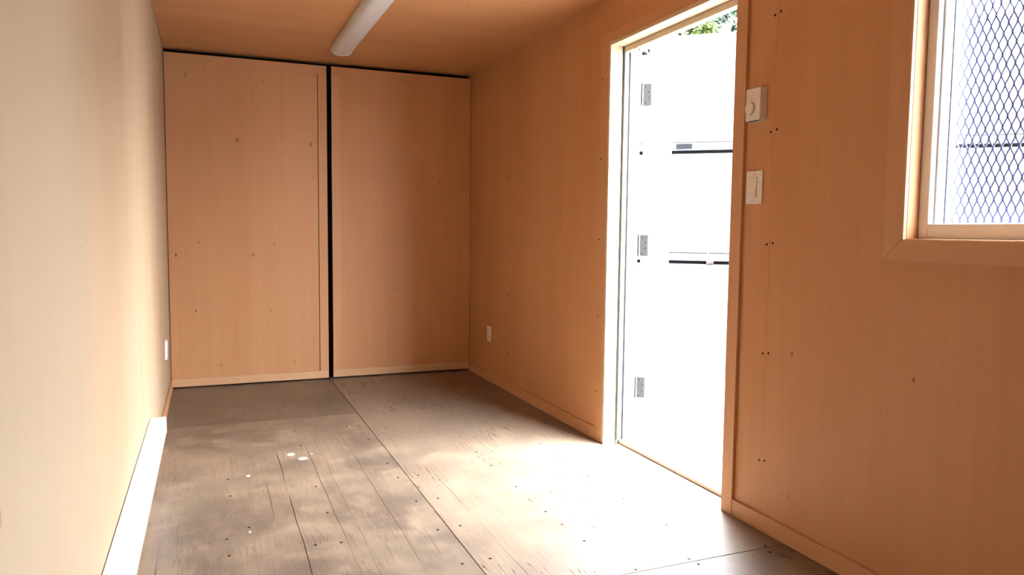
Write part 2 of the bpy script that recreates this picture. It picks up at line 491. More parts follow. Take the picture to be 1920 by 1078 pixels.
# ---- right wall with doorway and window
def wall_with_holes(mb, x0, x1, y0, y1, z0, z1, holes):
    """boxes around rectangular holes (hy0,hy1,hz0,hz1) ordered along y"""
    y = y0
    for hy0, hy1, hz0, hz1 in sorted(holes):
        hy0c, hy1c = max(hy0, y0), min(hy1, y1)
        if hy0c > y:
            mb.box(x0, x1, y, hy0c, z0, z1)
        if hz0 > z0:
            mb.box(x0, x1, hy0c, hy1c, z0, hz0)
        if hz1 < z1:
            mb.box(x0, x1, hy0c, hy1c, hz1, z1)
        y = hy1c
    if y < y1:
        mb.box(x0, x1, y, y1, z0, z1)
    return mb

DH = (DY0 - 0.02, DY1 + 0.02, -0.03, DZ + 0.02)
WH = (WY0 - 0.018, WY1 + 0.018, WZ0 - 0.018, WZ1 + 0.018)
wr = wall_with_holes(MB(), W + 0.020, W + 0.165, YB - 0.12, D + 0.20, -0.16, H + 0.14, [DH, WH]).build('wall_right', white_skin)
tag(wr, 'brown plywood wall on the right with open doorway and meshed window', 'wall', 'structure')
screw_w = MB().cyl((0, 0, 0), (-0.0006, 0, 0), 0.0050, 0.0048, 10).mesh('wall_screw', steel_dark)
rp = []
for y0, y1, holes in ((YB, -0.002, [WH]), (-0.002, 1.378, [WH]), (1.378, 2.718, [DH]), (2.718, 4.10, []), (4.10, D + 0.0845, [])):
    mb = wall_with_holes(MB(), W, W + 0.0195, y0 + 0.0004, y1 - 0.0004, 0, H, [h for h in holes])
    rp.append((mb.build('plywood_panel', ply_right, wr), y0, y1))
for ys, zs, dy in ((1.378, (1.99, 1.555, 1.126, 0.701, 0.277), 0.016), (4.075, (1.979, 1.55, 1.121, 0.697, 0.267), 0.010)):
    for z in zs:
        for s in (-1, 1):
            y = ys + s * dy
            par = next(p for p, a, b in rp if a <= y <= b)
            link('wall_screw', screw_w, par, (W - 0.0001, y, z + s * -0.003))

# ---- wall behind the camera
wf = MB().box(-0.14, W + 0.165, YB - 0.14, YB - 0.0205, -0.16, H + 0.14).build('wall_front', white_skin)
tag(wf, 'plywood end wall behind the viewer', 'wall', 'structure')
for x0, x1 in ((0.0, 1.13), (1.13, W)):
    MB().box(x0 + 0.0004, x1 - 0.0004, YB - 0.020, YB, 0, H).build('plywood_panel', ply_right, wf)

# ---- ceiling
ce = MB().box(-0.14, W + 0.165, YB - 0.14, D + 0.20, H + 0.021, H + 0.14).build('ceiling', white_skin)
tag(ce, 'flat brown plywood ceiling of the room', 'ceiling', 'structure')
for y0, y1 in ((YB, -0.05), (-0.05, 1.33), (1.33, 2.71), (2.71, 4.09), (4.09, D + 0.0845)):
    MB().box(0, W, y0 + 0.0004, y1 - 0.0004, H, H + 0.0205, 0.0004).build('plywood_panel', ply_ceiling, ce)

# ---- dark seal frame and steel behind the end doors
wb = MB().box(-0.0198, W + 0.0198, D + 0.085, D + 0.14, -0.0298, H + 0.0208).build('wall_back', black_rubber)
tag(wb, 'black sealed steel showing in the gaps round the end doors', 'wall', 'structure')

# ---- the two plywood-lined end doors
def end_door(name, x0, x1, z0, z1, mat, stile_side, label):
    t = empty(name, ((x0 + x1) / 2, D, z0))
    tag(t, label, 'door', 'structure')
    def part(nm, mt, a0, a1, y0, y1, c0, c1, bev=0.0008):
        o = MB().box(a0, a1, y0, y1, c0, c1, bev).build(nm, mt)
        o.parent = t
        o.matrix_parent_inverse = Matrix.Translation(t.location).inverted()
        return o
    sw = 0.064
    part('backing_board', black_rubber, x0 + 0.002, x1 - 0.002, D + 0.020, D + 0.045, z0 + 0.002, z1 - 0.002)
    if stile_side > 0:
        part('stile', wood_trim_v, x1 - sw, x1, D - 0.001, D + 0.020, z0 + 0.0585, z1 - 0.064)
        px0, px1 = x0, x1 - sw - 0.0045
    else:
        part('stile', wood_trim_v, x0, x0 + sw, D + 0.0005, D + 0.020, z0 + 0.0585, z1 - 0.064)
        px0, px1 = x0 + sw + 0.0003, x1
    part('panel', mat, px0, px1, D + 0.002, D + 0.020, z0 + 0.0585, z1 - 0.064)
    part('bottom_rail', wood_trim_x, x0, x1, D - 0.001, D + 0.020, z0, z0 + 0.058)
    part('top_rail', mat, x0, x1, D + 0.0015, D + 0.020, z1 - 0.0637, z1)
    return t

end_door('door_1', 0.003, 1.116, 0.010, 2.386, ply_back_left, 1, 'left plywood end door with scattered dark knots, beside the pale wall')
end_door('door_2', 1.152, W - 0.004, 0.012, 2.388, ply_back_right, -1, 'right plywood end door with few knots, reaching the corner by the doorway wall')

# ---- baseboards
b1 = MB().box(W - 0.012, W, 2.7205, D - 0.003, 0.0, 0.070, 0.0015).build('baseboard_right', wood_trim_y)
tag(b1, 'plain wooden baseboard running from the doorway to the end doors', 'baseboard', 'structure')
b2 = MB().box(W - 0.012, W, YB + 0.001, 1.532, 0.0, 0.068, 0.0015).build('baseboard_right', wood_trim_y)
tag(b2, 'plain wooden baseboard below the light switch and the window', 'baseboard', 'structure')
b3 = MB().box(0.0, 0.011, YB + 0.001, D - 0.003, 0.0, 0.070, 0.0015).build('baseboard_left', wood_trim_y)
tag(b3, 'thin plywood baseboard at the foot of the pale left wall', 'baseboard', 'structure')

# ---- doorway trim: casing, jambs, stops, threshold
XO = W + 0.175                 # outer face of the frame, hinge line
tr = empty('trim_1', (W, (DY0 + DY1) / 2, 0))
tag(tr, 'wooden casing and frame round the bright open doorway', 'door frame', 'structure')
def tpart(nm, mt, x0, x1, y0, y1, z0, z1, bev=0.001, par=tr):
    o = MB().box(x0, x1, y0, y1, z0, z1, bev).build(nm, mt)
    o.parent = par
    o.matrix_parent_inverse = Matrix.Translation(par.location).inverted()
    return o
XC = W - 0.014
tpart('casing', wood_trim_v, XC, W, 1.533, DY0, 0.0, DZ - 0.001)
tpart('casing', wood_trim_v, XC + 0.004, W, DY1 + 0.003, 2.7195, 0.0, DZ - 0.001)
tpart('head_casing', wood_trim_y, XC + 0.008, W, 1.533, 2.7195, DZ, DZ + 0.075)
# wooden jamb extension
tpart('joint_strip', gasket_grey, W + 0.0585, W + 0.0622, DY1 - 0.0004, DY1 + 0.0190, 0.0, DZ, 0.0)
tpart('jamb', pine_pale, XC, W + 0.0583, DY1, DY1 + 0.0195, 0.0, DZ)
tpart('jamb', pine_pale, W + 0.0005, W + 0.062, DY0 - 0.0195, DY0, 0.0, DZ)
tpart('head_jamb', pine_pale_y, XC + 0.001, W + 0.062, DY0 - 0.0195, DY1 + 0.0195, DZ + 0.0005, DZ + 0.0195)
# white door frame with stop
tpart('frame_post', frame_paint, W + 0.0625, XO, DY1, DY1 + 0.0195, 0.0, DZ)
tpart('frame_post', frame_paint, W + 0.0625, XO, DY0 - 0.0195, DY0, 0.0, DZ)
tpart('frame_head', frame_paint, W + 0.0625, XO, DY0 - 0.0195, DY1 + 0.0195, DZ + 0.0005, DZ + 0.0195)
tpart('door_stop', frame_paint, W + 0.066, W + 0.090, DY1 - 0.013, DY1 - 0.0002, 0.021, DZ)
tpart('door_stop', frame_paint, W + 0.066, W + 0.090, DY0 + 0.0002, DY0 + 0.013, 0.021, DZ)
tpart('head_stop', pine_pale_y, W + 0.066, W + 0.090, DY0 + 0.013, DY1 - 0.013, DZ - 0.030, DZ + 0.0002)
tpart('weather_strip', gasket_grey, W + 0.0902, W + 0.1020, DY1 - 0.0125, DY1 - 0.0002, 0.021, DZ - 0.03, 0.0005)
tpart('weather_strip', gasket_grey, W + 0.0902, W + 0.0965, DY0 + 0.0002, DY0 + 0.011, 0.021, DZ - 0.03, 0.0005)
tpart('head_weather_strip', gasket_grey, W + 0.0902, W + 0.0965, DY0 + 0.011, DY1 - 0.011, DZ - 0.028, DZ, 0.0005)
tpart('threshold', threshold_wood, W + 0.080, W + 0.125, DY0 + 0.0005, DY1 - 0.0005, 0.0, 0.020, 0.004)
tpart('sill_plate', frame_paint, W + 0.126, XO + 0.03, DY0 + 0.0005, DY1 - 0.0005, -0.03, 0.010, 0.002)
HZ = (1.905, 1.093, 0.305)
for z in HZ:
    tpart('hinge_plate', hinge_steel, XO - 0.044, XO - 0.003, DY1 - 0.0022, DY1 - 0.0002, z - 0.057, z + 0.057, 0.0004)
# casing screws by the far post
for z in (1.98, 1.555, 1.119, 0.693, 0.272):
    for s in (-1, 1):
        o = link('casing_screw', screw_w, None, (W - 0.0002 - (0.0101 if s < 0 else 0.0), 2.7195 + s * 0.011, z + s * -0.004))
        o.parent = tr
        o.matrix_parent_inverse = Matrix.Translation(tr.location).inverted()

# ---- entrance door leaf, swung open outwards
ANG = math.radians(139.5)
d3 = empty('door_3', (XO + 0.006, DY1 - 0.004, 0), ANG)
tag(d3, 'white entrance door leaf swung wide open outdoors', 'door', 'structure')
LX0, LX1 = -0.052, -0.007       # leaf thickness (local x), closed leaf runs along local -y
LY0, LY1 = -0.993, -0.014
MB().box(LX0, LX1, LY0, LY1, 0.030, DZ - 0.008, 0.002).build('leaf', frame_paint, d3)
for nm, a, b, c, d in (('face_panel', -0.86, -0.14, 1.22, 1.98), ('face_panel', -0.86, -0.14, 0.22, 1.04)):
    # raised moulding frames on the room-side face
    mb = MB()
    w = 0.022
    for y0, y1, z0, z1 in ((a, b, c, c + w), (a, b, d - w, d), (a, a + w, c + w, d - w), (b - w, b, c + w, d - w)):
        mb.box(LX0 - 0.006, LX0 + 0.0005, y0, y1, z0, z1)
    mb.build(nm, frame_paint, d3)
hk = MB().cyl((LX1 + 0.012, -0.93, 0.98), (LX1, -0.93, 0.98), 0.030, 0.032, 20).build('handle_rose', chrome, d3, True)
MB().cyl((LX1 + 0.050, -0.93, 0.98), (LX1 + 0.012, -0.93, 0.98), 0.010, 0.010, 14).box(LX1 + 0.044, LX1 + 0.060, -0.94, -0.82, 0.971, 0.989, 0.004, 2).build('handle_lever', chrome, hk)
plate_me = MB().box(LX0 + 0.004, LX1 + 0.002, LY1, LY1 + 0.0022, -0.057, 0.057, 0.0004).mesh('hinge_plate', hinge_steel)
mbk = MB()
for k in range(5):
    mbk.cyl((0, 0, -0.057 + k * 0.0228 + 0.0006), (0, 0, -0.057 + (k + 1) * 0.0228 - 0.0006), 0.0068, 0.0068, 14)
mbk.cyl((0, 0, -0.063), (0, 0, 0.063), 0.0045, 0.0045, 10)
knuckle_me = mbk.mesh('hinge_barrel', hinge_steel, True)
scw_me = MB().cyl((0, 0, 0), (0, 0.0012, 0), 0.0048, 0.0036, 12).mesh('hinge_screw', hinge_screw)
for z in HZ:
    h = link('hinge', knuckle_me, d3, (0, 0, z))
    link('hinge_plate', plate_me, h)
    for px, pz in ((-0.019, 0.043), (-0.036, 0.016), (-0.036, -0.016), (-0.019, -0.043)):
        link('hinge_screw', scw_me, h, (px, LY1 + 0.0022, pz))

# ---- wind chain between frame head and door leaf
ch = empty('door_chain', (W + 0.108, 2.500, DZ - 0.0302))
tag(ch, 'small steel wind chain with black bumper hanging from the doorway head', 'door chain')
MB().box(-0.042, -0.018, -0.018, 0.018, -0.004, 0.0, 0.001).box(-0.020, -0.016, -0.010, 0.010, -0.016, 0.0, 0.001).build('bracket', chrome, ch)
pts = []
for i in range(80):
    t = i / 79
    a = t * 2 * PI * 7
    pts.append((-0.010 + 0.040 * t, 0.009 * math.cos(a) + 0.012 * t, -0.010 - 0.006 * t + 0.007 * math.sin(a)))
MB().tube(pts, 0.0016, 6).build('spring', chrome, ch, True)
MB().ball((0.014, 0.008, -0.020), 0.0110).cyl((0.018, 0.008, -0.016), (0.030, 0.010, -0.020), 0.006, 0.009).build('bumper', black_rubber, ch, True)
MB().prism([(-0.034, -0.020), (-0.026, -0.006), (-0.016, -0.004), (-0.020, -0.016), (-0.030, -0.026)], 'X', 0.020, 0.025).build('stop_clip', black_rubber, ch)
A = Vector((0.026, 0.010, -0.024))
B = Vector((0.405, 0.470, -0.120))
mb = MB()
nl = 46
for i in range(nl):
    t = (i + 0.5) / nl
    p = A.lerp(B, t) + Vector((0, 0, -0.20 * t * (1 - t)))
    q = A.lerp(B, t + 0.01) + Vector((0, 0, -0.20 * (t + 0.01) * (1 - t - 0.01)))
    d = (q - p).normalized()
    s = d.cross(Vector((0, 0, 1))).normalized()
    n = s if i % 2 == 0 else d.cross(s)
    ring = [p + d * 0.0095 * math.cos(k * PI / 5) + n * 0.0045 * math.sin(k * PI / 5) for k in range(11)]
    mb.tube(ring, 0.0012, 5)
mb.build('chain_links', chrome, ch, True)
MB().box(0.395, 0.417, 0.460, 0.482, -0.135, -0.103, 0.002).build('leaf_anchor', chrome, ch)

# ================================================================== WINDOW
wi = empty('window_1', (W, (WY0 + WY1) / 2, WZ0))
tag(wi, 'white vinyl window in wooden casing on the right-hand wall', 'window', 'structure')
def wpart(nm, mt, x0, x1, y0, y1, z0, z1, bev=0.001):
    return tpart(nm, mt, x0, x1, y0, y1, z0, z1, bev, wi)
def wprism(nm, mt, pts, x0, x1):
    o = MB().prism(pts, 'X', x0, x1).build(nm, mt)
    o.parent = wi
    o.matrix_parent_inverse = Matrix.Translation(wi.location).inverted()
    return o
cw, ct = 0.066, 0.013
y0, y1, z0, z1 = WY0, WY1 + 0.008, WZ0 - 0.004, WZ1 + 0.004
gp = 0.0006
wprism('casing_board', wood_trim_y, [(y0 - cw + gp, z0 - cw), (y1 + cw - gp, z0 - cw), (y1 - gp, z0), (y0 + gp, z0)], W - ct, W)
wprism('casing_board', wood_trim_y, [(y0 - cw + gp, z1 + cw), (y0 + gp, z1), (y1 - gp, z1), (y1 + cw - gp, z1 + cw)], W - ct, W)
wprism('casing_board', wood_trim_v, [(y1, z0 + gp), (y1 + cw, z0 - cw + gp), (y1 + cw, z1 + cw - gp), (y1, z1 - gp)], W - ct, W)
wprism('casing_board', wood_trim_v, [(y0, z0 + gp), (y0, z1 - gp), (y0 - cw, z1 + cw - gp), (y0 - cw, z0 - cw + gp)], W - ct, W)
# wooden liner of the reveal
wpart('lit_edge_strip', wood_trim_x, W - ct - 0.0005, W - 0.0005, WY1 + 0.0003, WY1 + 0.0078, WZ0 - 0.003, WZ1 + 0.003, 0.0005)  # added paler strip, puts window light on the casing edge into colour
wpart('liner_board', wood_trim_v, W + 0.0015, W + 0.120, WY1 + 0.0005, WY1 + 0.0175, WZ0 - 0.0175, WZ1 + 0.0175)
wpart('liner_board', wood_trim_v, W + 0.0015, W + 0.120, WY0 - 0.0175, WY0 - 0.0005, WZ0 - 0.0175, WZ1 + 0.0175)
wpart('liner_board', wood_trim_y, W + 0.0015, W + 0.120, WY0, WY1, WZ0 - 0.0175, WZ0 - 0.0005)
wpart('liner_board', wood_trim_y, W + 0.0015, W + 0.120, WY0, WY1, WZ1 + 0.0005, WZ1 + 0.0175)
# vinyl frame: outer frame, then the sash set deeper
FX0, FX1 = W + 0.048, W + 0.150
fw = 0.034
wpart('frame_side', vinyl, FX0, FX1, WY1 - fw, WY1, WZ0, WZ1, 0.002)
wpart('frame_side', vinyl, FX0, FX1, WY0, WY0 + fw, WZ0, WZ1, 0.002)
wpart('frame_sill', vinyl, FX0, FX1, WY0 + fw + 0.0004, WY1 - fw - 0.0004, WZ0, WZ0 + 0.046, 0.002)
wpart('frame_head', vinyl, FX0, FX1, WY0 + fw + 0.0004, WY1 - fw - 0.0004, WZ1 - fw, WZ1, 0.002)
SY0, SY1, SZ0, SZ1 = WY0 + fw, WY1 - fw, WZ0 + 0.046, WZ1 - fw
MX = FX0 + 0.052
wpart('sash_stile', vinyl, FX0 + 0.022, MX + 0.006, SY1 - 0.007, SY1 - 0.0005, SZ0, SZ1, 0.001)
wpart('glazing_bead', gasket_blue, MX + 0.007, MX + 0.016, SY1 - 0.009, SY1 - 0.0005, SZ0, SZ1, 0.0005)
wpart('meeting_stile', vinyl, MX - 0.015, MX + 0.020, 0.115, 0.155, SZ0, SZ1, 0.002)
wpart('pane', glass, MX + 0.010, MX + 0.013, 0.1552, SY1 - 0.0092, SZ0 + 0.0005, SZ1 - 0.0005, 0)
wpart('pane', glass, MX + 0.000, MX + 0.003, SY0 + 0.0005, 0.1148, SZ0 + 0.0005, SZ1 - 0.0005, 0)

# ---- expanded metal security mesh outside the glass (one continuous sheet)
XM = W + 0.166
SW, LW = 0.0262, 0.0600
mb = MB()
def strand(y0, z0, y1, z1, wd, th):
    d = Vector((0, y1 - y0, z1 - z0)).normalized()
    s = Vector((0, -d.z, d.y)) * wd / 2
    t = Vector((th / 2, 0, 0))
    a, b = Vector((XM, y0, z0)), Vector((XM, y1, z1))
    vs = [mb.bm.verts.new(c) for c in (a - s - t, a + s - t, a + s + t, a - s + t, b - s - t, b + s - t, b + s + t, b - s + t)]
    for q in ((0, 1, 5, 4), (1, 2, 6, 5), (2, 3, 7, 6), (3, 0, 4, 7)):
        mb.bm.faces.new([vs[i] for i in q])
GY0, GY1, GZ0, GZ1 = WY0 - 0.02, WY1 + 0.02, WZ0 - 0.03, WZ1 + 0.03
ni = int((GY1 - GY0) / (SW / 2))
nj = int((GZ1 - GZ0) / (LW / 2))
hb = 0.0055
for i in range(ni):
    for j in range(nj):
        if (i + j) % 2:
            continue
        y, z = GY0 + i * SW / 2, GZ0 + j * LW / 2
        strand(y, z - hb, y, z + hb, 0.0066, 0.003)
        for s in (-1, 1):
            if 0 <= i + s < ni and j + 1 < nj:
                strand(y + s * 0.0008, z + hb * 0.8, y + s * (SW / 2 - 0.0008), z + LW / 2 - hb * 0.8, 0.0042, 0.0024)
gr = mb.build('security_mesh', mesh_steel)
tag(gr, 'dark blue-grey expanded metal mesh with tall diamonds covering the window outside', 'security mesh')
fr_o = MB()
fr_o.box(XM - 0.003, XM + 0.004, GY0 - 0.02, GY1 + 0.02, GZ0 - 0.022, GZ0 + 0.002)
fr_o.box(XM - 0.003, XM + 0.004, GY0 - 0.02, GY1 + 0.02, GZ1 - 0.03, GZ1 - 0.004)
fr_o.box(XM - 0.003, XM + 0.004, GY0 - 0.02, GY0 + 0.002, GZ0, GZ1 - 0.03)
fr_o.box(XM - 0.003, XM + 0.004, GY1 - 0.022, GY1 + 0.0, GZ0, GZ1 - 0.03)
fo = fr_o.build('edge_frame', hinge_steel, gr)

# ================================================================== FITTINGS
# ---- baseboard heater on the left wall
hy0, hy1 = 0.55, 2.955
hz_top = 0.262
t = empty('baseboard_heater', (0.0, (hy0 + hy1) / 2, 0.10))
tag(t, 'long low white baseboard heater on the foot of the left wall', 'heater')
def child(o, par):
    o.parent = par
    o.matrix_parent_inverse = (Matrix.Translation(par.location) @ Matrix.Rotation(par.rotation_euler.z, 4, 'Z')).inverted()
    return o
prof = [(0.0115, 0.105), (0.036, 0.105), (0.036, 0.140), (0.064, 0.182), (0.068, 0.188), (0.068, hz_top - 0.004), (0.064, hz_top), (0.0015, hz_top), (0.0015, 0.12), (0.0115, 0.12)]
child(MB().prism(prof, 'Y', hy0, hy1 - 0.012).build('casing', heater_white), t)
prof2 = [(0.0115, 0.103), (0.037, 0.103), (0.038, 0.139), (0.065, 0.181), (0.0693, 0.187), (0.0693, hz_top - 0.003), (0.065, hz_top + 0.001), (0.0015, hz_top + 0.001), (0.0015, 0.12), (0.0115, 0.12)]
child(MB().prism(prof2, 'Y', hy1 - 0.0118, hy1).build('end_cap', heater_white), t)

# ---- thermostat
t = empty('thermostat', (W, 1.465, 1.602))
tag(t, 'boxy ivory dial thermostat on the wall beside the doorway', 'thermostat')
child(MB().box(W - 0.006, W - 0.0002, 1.4215, 1.5085, 1.600, 1.728, 0.001).build('back_plate', plastic_ivory), t)
child(MB().box(W - 0.031, W - 0.0061, 1.424, 1.506, 1.602, 1.726, 0.003, 2).build('cover', plastic_ivory), t)
dk = child(MB().cyl((W - 0.0312, 1.477, 1.650), (W - 0.0340, 1.477, 1.650), 0.0255, 0.0250, 36).build('dial_ring', plastic_ivory_dark), t)
kn = MB().cyl((W - 0.0346, 1.477, 1.650), (W - 0.0395, 1.477, 1.650), 0.0235, 0.0225, 36).build('dial', plastic_ivory, None, True)
child(kn, t)
# scale marks round the dial
for k in range(5):
    a = math.radians(-70 + k * 28)
    c, s = math.cos(a), math.sin(a)
    child(MB().cyl((W - 0.0312, 1.477 - 0.0315 * c, 1.650 + 0.0315 * s), (W - 0.0317, 1.477 - 0.0315 * c, 1.650 + 0.0315 * s), 0.0019, 0.0019, 8).build('dial_mark', plastic_ivory_dark), t)
child(MB().box(W - 0.029, W - 0.010, 1.434, 1.496, 1.6008, 1.6019).build('vent_slot', slot_dark), t)

# ---- light switch
t = empty('light_switch', (W, 1.472, 1.281))
tag(t, 'ivory rocker light switch plate below the thermostat', 'light switch')
child(MB().box(W - 0.0065, W - 0.0002, 1.426, 1.518, 1.281, 1.410, 0.0022, 2).build('cover_plate', plastic_ivory), t)
child(MB().box(W - 0.0070, W - 0.0064, 1.4535, 1.4905, 1.306, 1.385).build('rocker_recess', plastic_ivory_dark), t)
child(MB().prism([(W - 0.0068, 1.308), (W - 0.0125, 1.309), (W - 0.0085, 1.346), (W - 0.0075, 1.382), (W - 0.0068, 1.383)], 'Y', 1.4565, 1.4885).build('rocker', plastic_ivory), t)
for z in (1.294, 1.397):
    child(MB().cyl((W - 0.0064, 1.472, z), (W - 0.0074, 1.472, z), 0.0034, 0.003, 10).build('plate_screw', plastic_ivory_dark), t)

# ---- power outlets
def outlet(x, sgn, yc, zc, label, depth, mat):
    t = empty('power_outlet', (x, yc, zc - 0.058))
    tag(t, label, 'power outlet', None, 'power outlets near the floor')
    hw, hh = 0.044, 0.060
    a, b = sorted((x + sgn * 0.0002, x + sgn * depth))
    child(MB().box(a, b, yc - hw, yc + hw, zc - hh, zc + hh, 0.002, 2).build('cover_plate', mat), t)
    for dz in (-0.024, 0.024):
        a2, b2 = sorted((x + sgn * depth, x + sgn * (depth + 0.002)))
        o = child(MB().box(a2, b2, yc - 0.018, yc + 0.018, zc + dz - 0.017, zc + dz + 0.017, 0.0006).build('receptacle', mat), t)
        for dy in (-0.007, 0.007):
            a3, b3 = sorted((x + sgn * (depth + 0.002), x + sgn * (depth + 0.0024)))
            s = MB().box(a3, b3, yc + dy - 0.0012, yc + dy + 0.0012, zc + dz - 0.006, zc + dz + 0.006).build('slot', slot_dark)
            s.parent = o
    a2, b2 = sorted((x + sgn * depth, x + sgn * (depth + 0.001)))
    child(MB().cyl((a2, yc, zc), (b2, yc, zc), 0.003, 0.003, 10).build('plate_screw', plastic_ivory_dark), t)
outlet(W, -1, 4.448, 0.367, 'ivory outlet plate low on the brown wall near the back corner', 0.006, plastic_ivory)
outlet(0.0, 1, 4.27, 0.388, 'white outlet plate low on the pale left wall', 0.014, heater_white)

# ---- ceiling light
ly0, ly1 = 3.05, 4.46
lx = 1.077
t = empty('ceiling_light', (lx + 0.075, (ly0 + ly1) / 2, H))
tag(t, 'long unlit strip light with rounded white lens on the ceiling', 'ceiling light')
child(MB().box(lx + 0.006, lx + 0.144, ly0 + 0.006, ly1 - 0.006, H - 0.012, H - 0.0002).build('tray', white_paint), t)
half = [(0.0, -0.002), (0.001, -0.014), (0.008, -0.027), (0.022, -0.037), (0.030, -0.041), (0.048, -0.045), (0.075, -0.0465)]
pr = half + [(0.15 - a, b) for a, b in half[-2::-1]]
pr = [(lx + a, H + b) for a, b in pr]
child(MB().prism(pr, 'Y', ly0 + 0.004, ly1 - 0.004).build('lens', lens, None, True), t)
def rim(y0_, y1_):
    out = [(lx + 0.075 + (a - lx - 0.075) * 1.03, H - 0.0002 + (b - H) * 1.06) for a, b in pr]
    child(MB().prism(out, 'Y', y0_, y1_).build('end_cap', white_paint, None, True), t)
rim(ly1 - 0.0039, ly1)
rim(ly0, ly0 + 0.0039)

# ================================================================== OUTDOORS
GZ = -0.20
gm = bpy.data.meshes.new('ground')
gb = bmesh.new()
n = 40
for iy in range(n + 1):
    for ix in range(n + 1):
        gb.verts.new((-30 + 75 * ix / n, -35 + 75 * iy / n, GZ))
gb.verts.ensure_lookup_table()
for iy in range(n):
    for ix in range(n):
        a = iy * (n + 1) + ix
        gb.faces.new([gb.verts[k] for k in (a, a + 1, a + n + 2, a + n + 1)])
gb.to_mesh(gm)
gb.free()
gm.materials.append(ground_mat)
go = link('ground', gm)
tag(go, 'open paved yard outside the doorway', 'ground', 'structure')

# ---- three long white units stacked beyond the doorway
nx, ny = 0.643, 0.766
ux, uy = ny, -nx                # along the face, towards the right
RD = 7.5
CX, CY = 0.277325 + nx * RD, -0.894759 + ny * RD
arot = math.atan2(uy, ux)
def unit(label, z0, z1, pocket=False, grounded=False):
    t = empty('stacked_container', (CX, CY, z0), arot)
    tag(t, label, 'container', None, 'white containers stacked outdoors')
    # local frame: x along the face, -y... face towards the room is local y = 0, body behind at +y
    L0, L1, DP = -2.6, 7.2, 2.2
    h = z1 - z0
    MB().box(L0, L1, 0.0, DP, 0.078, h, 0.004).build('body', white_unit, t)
    # base rail, set a little proud, split round the fork pocket
    rl = MB()
    if pocket:
        px0, px1 = pocket
        rl.box(L0, px0, -0.012, DP, 0.0, 0.070)
        rl.box(px1, L1, -0.012, DP, 0.0, 0.070)
        rl.box(px0, px1, -0.012, DP, 0.062, 0.070)
        rl.box(px0, px1, -0.012, DP, 0.0, 0.010)
        rl.build('base_rail', white_unit, t)
        MB().box(px0, px1, -0.009, 0.03, 0.0105, 0.0615).build('fork_pocket_shade', gap_dark, t)  # near-flush black block, the recess shade is painted in its colour
    else:
        rl.box(L0, L1, -0.012, DP, 0.0, 0.070)
        rl.build('base_rail', white_unit, t)
    MB().box(L0 + 0.01, L1 - 0.01, -0.004 if grounded else 0.004, DP - 0.02, 0.0695, 0.0785).build('rail_seam', white_unit if grounded else gasket_grey, t)
    if not grounded:
        MB().box(L0 + 0.02, L1 - 0.02, 0.05, DP - 0.05, -0.034, 0.0).build('skid', gap_dark, t)
    MB().box(L0, L1, -0.006, 0.0, h - 0.035, h, 0.002).build('top_lip', white_unit, t)
    for x in (L0, L1 - 0.10):
        MB().box(x, x + 0.10, -0.014, 0.0, 0.0705, h - 0.036, 0.003).build('corner_post', white_unit, t)
    return t
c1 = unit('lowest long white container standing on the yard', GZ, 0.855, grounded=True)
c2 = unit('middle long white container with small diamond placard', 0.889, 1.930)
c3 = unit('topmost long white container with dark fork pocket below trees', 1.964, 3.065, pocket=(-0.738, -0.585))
# diamond placard on the middle one
pl = MB().prism([(-0.095, 0.0), (0.0, -0.095), (0.095, 0.0), (0.0, 0.095)], 'Y', -0.004, 0.0).build('placard', placard_grey)
pl.parent = c2
pl.location = (-0.405, -0.0005, 0.160)
pl2 = MB().prism([(-0.078, 0.0), (0.0, -0.078), (0.078, 0.0), (0.0, 0.078)], 'Y', -0.0065, -0.0035).build('placard_face', placard_white)
pl2.parent = pl
# orange twist lock in the lower gap
tl = empty('twist_lock', (CX + ux * -0.385 + nx * -0.02, CY + uy * -0.385 + ny * -0.02, 0.855), arot)
tag(tl, 'small orange twist lock wedged between the stacked white containers', 'twist lock')
MB().box(-0.035, 0.035, 0.0, 0.06, 0.001, 0.033, 0.004).build('body', orange_paint, tl)
MB().cyl((0.018, -0.002, 0.017), (0.018, -0.030, 0.017), 0.007, 0.007, 10).build('handle', orange_paint, tl)

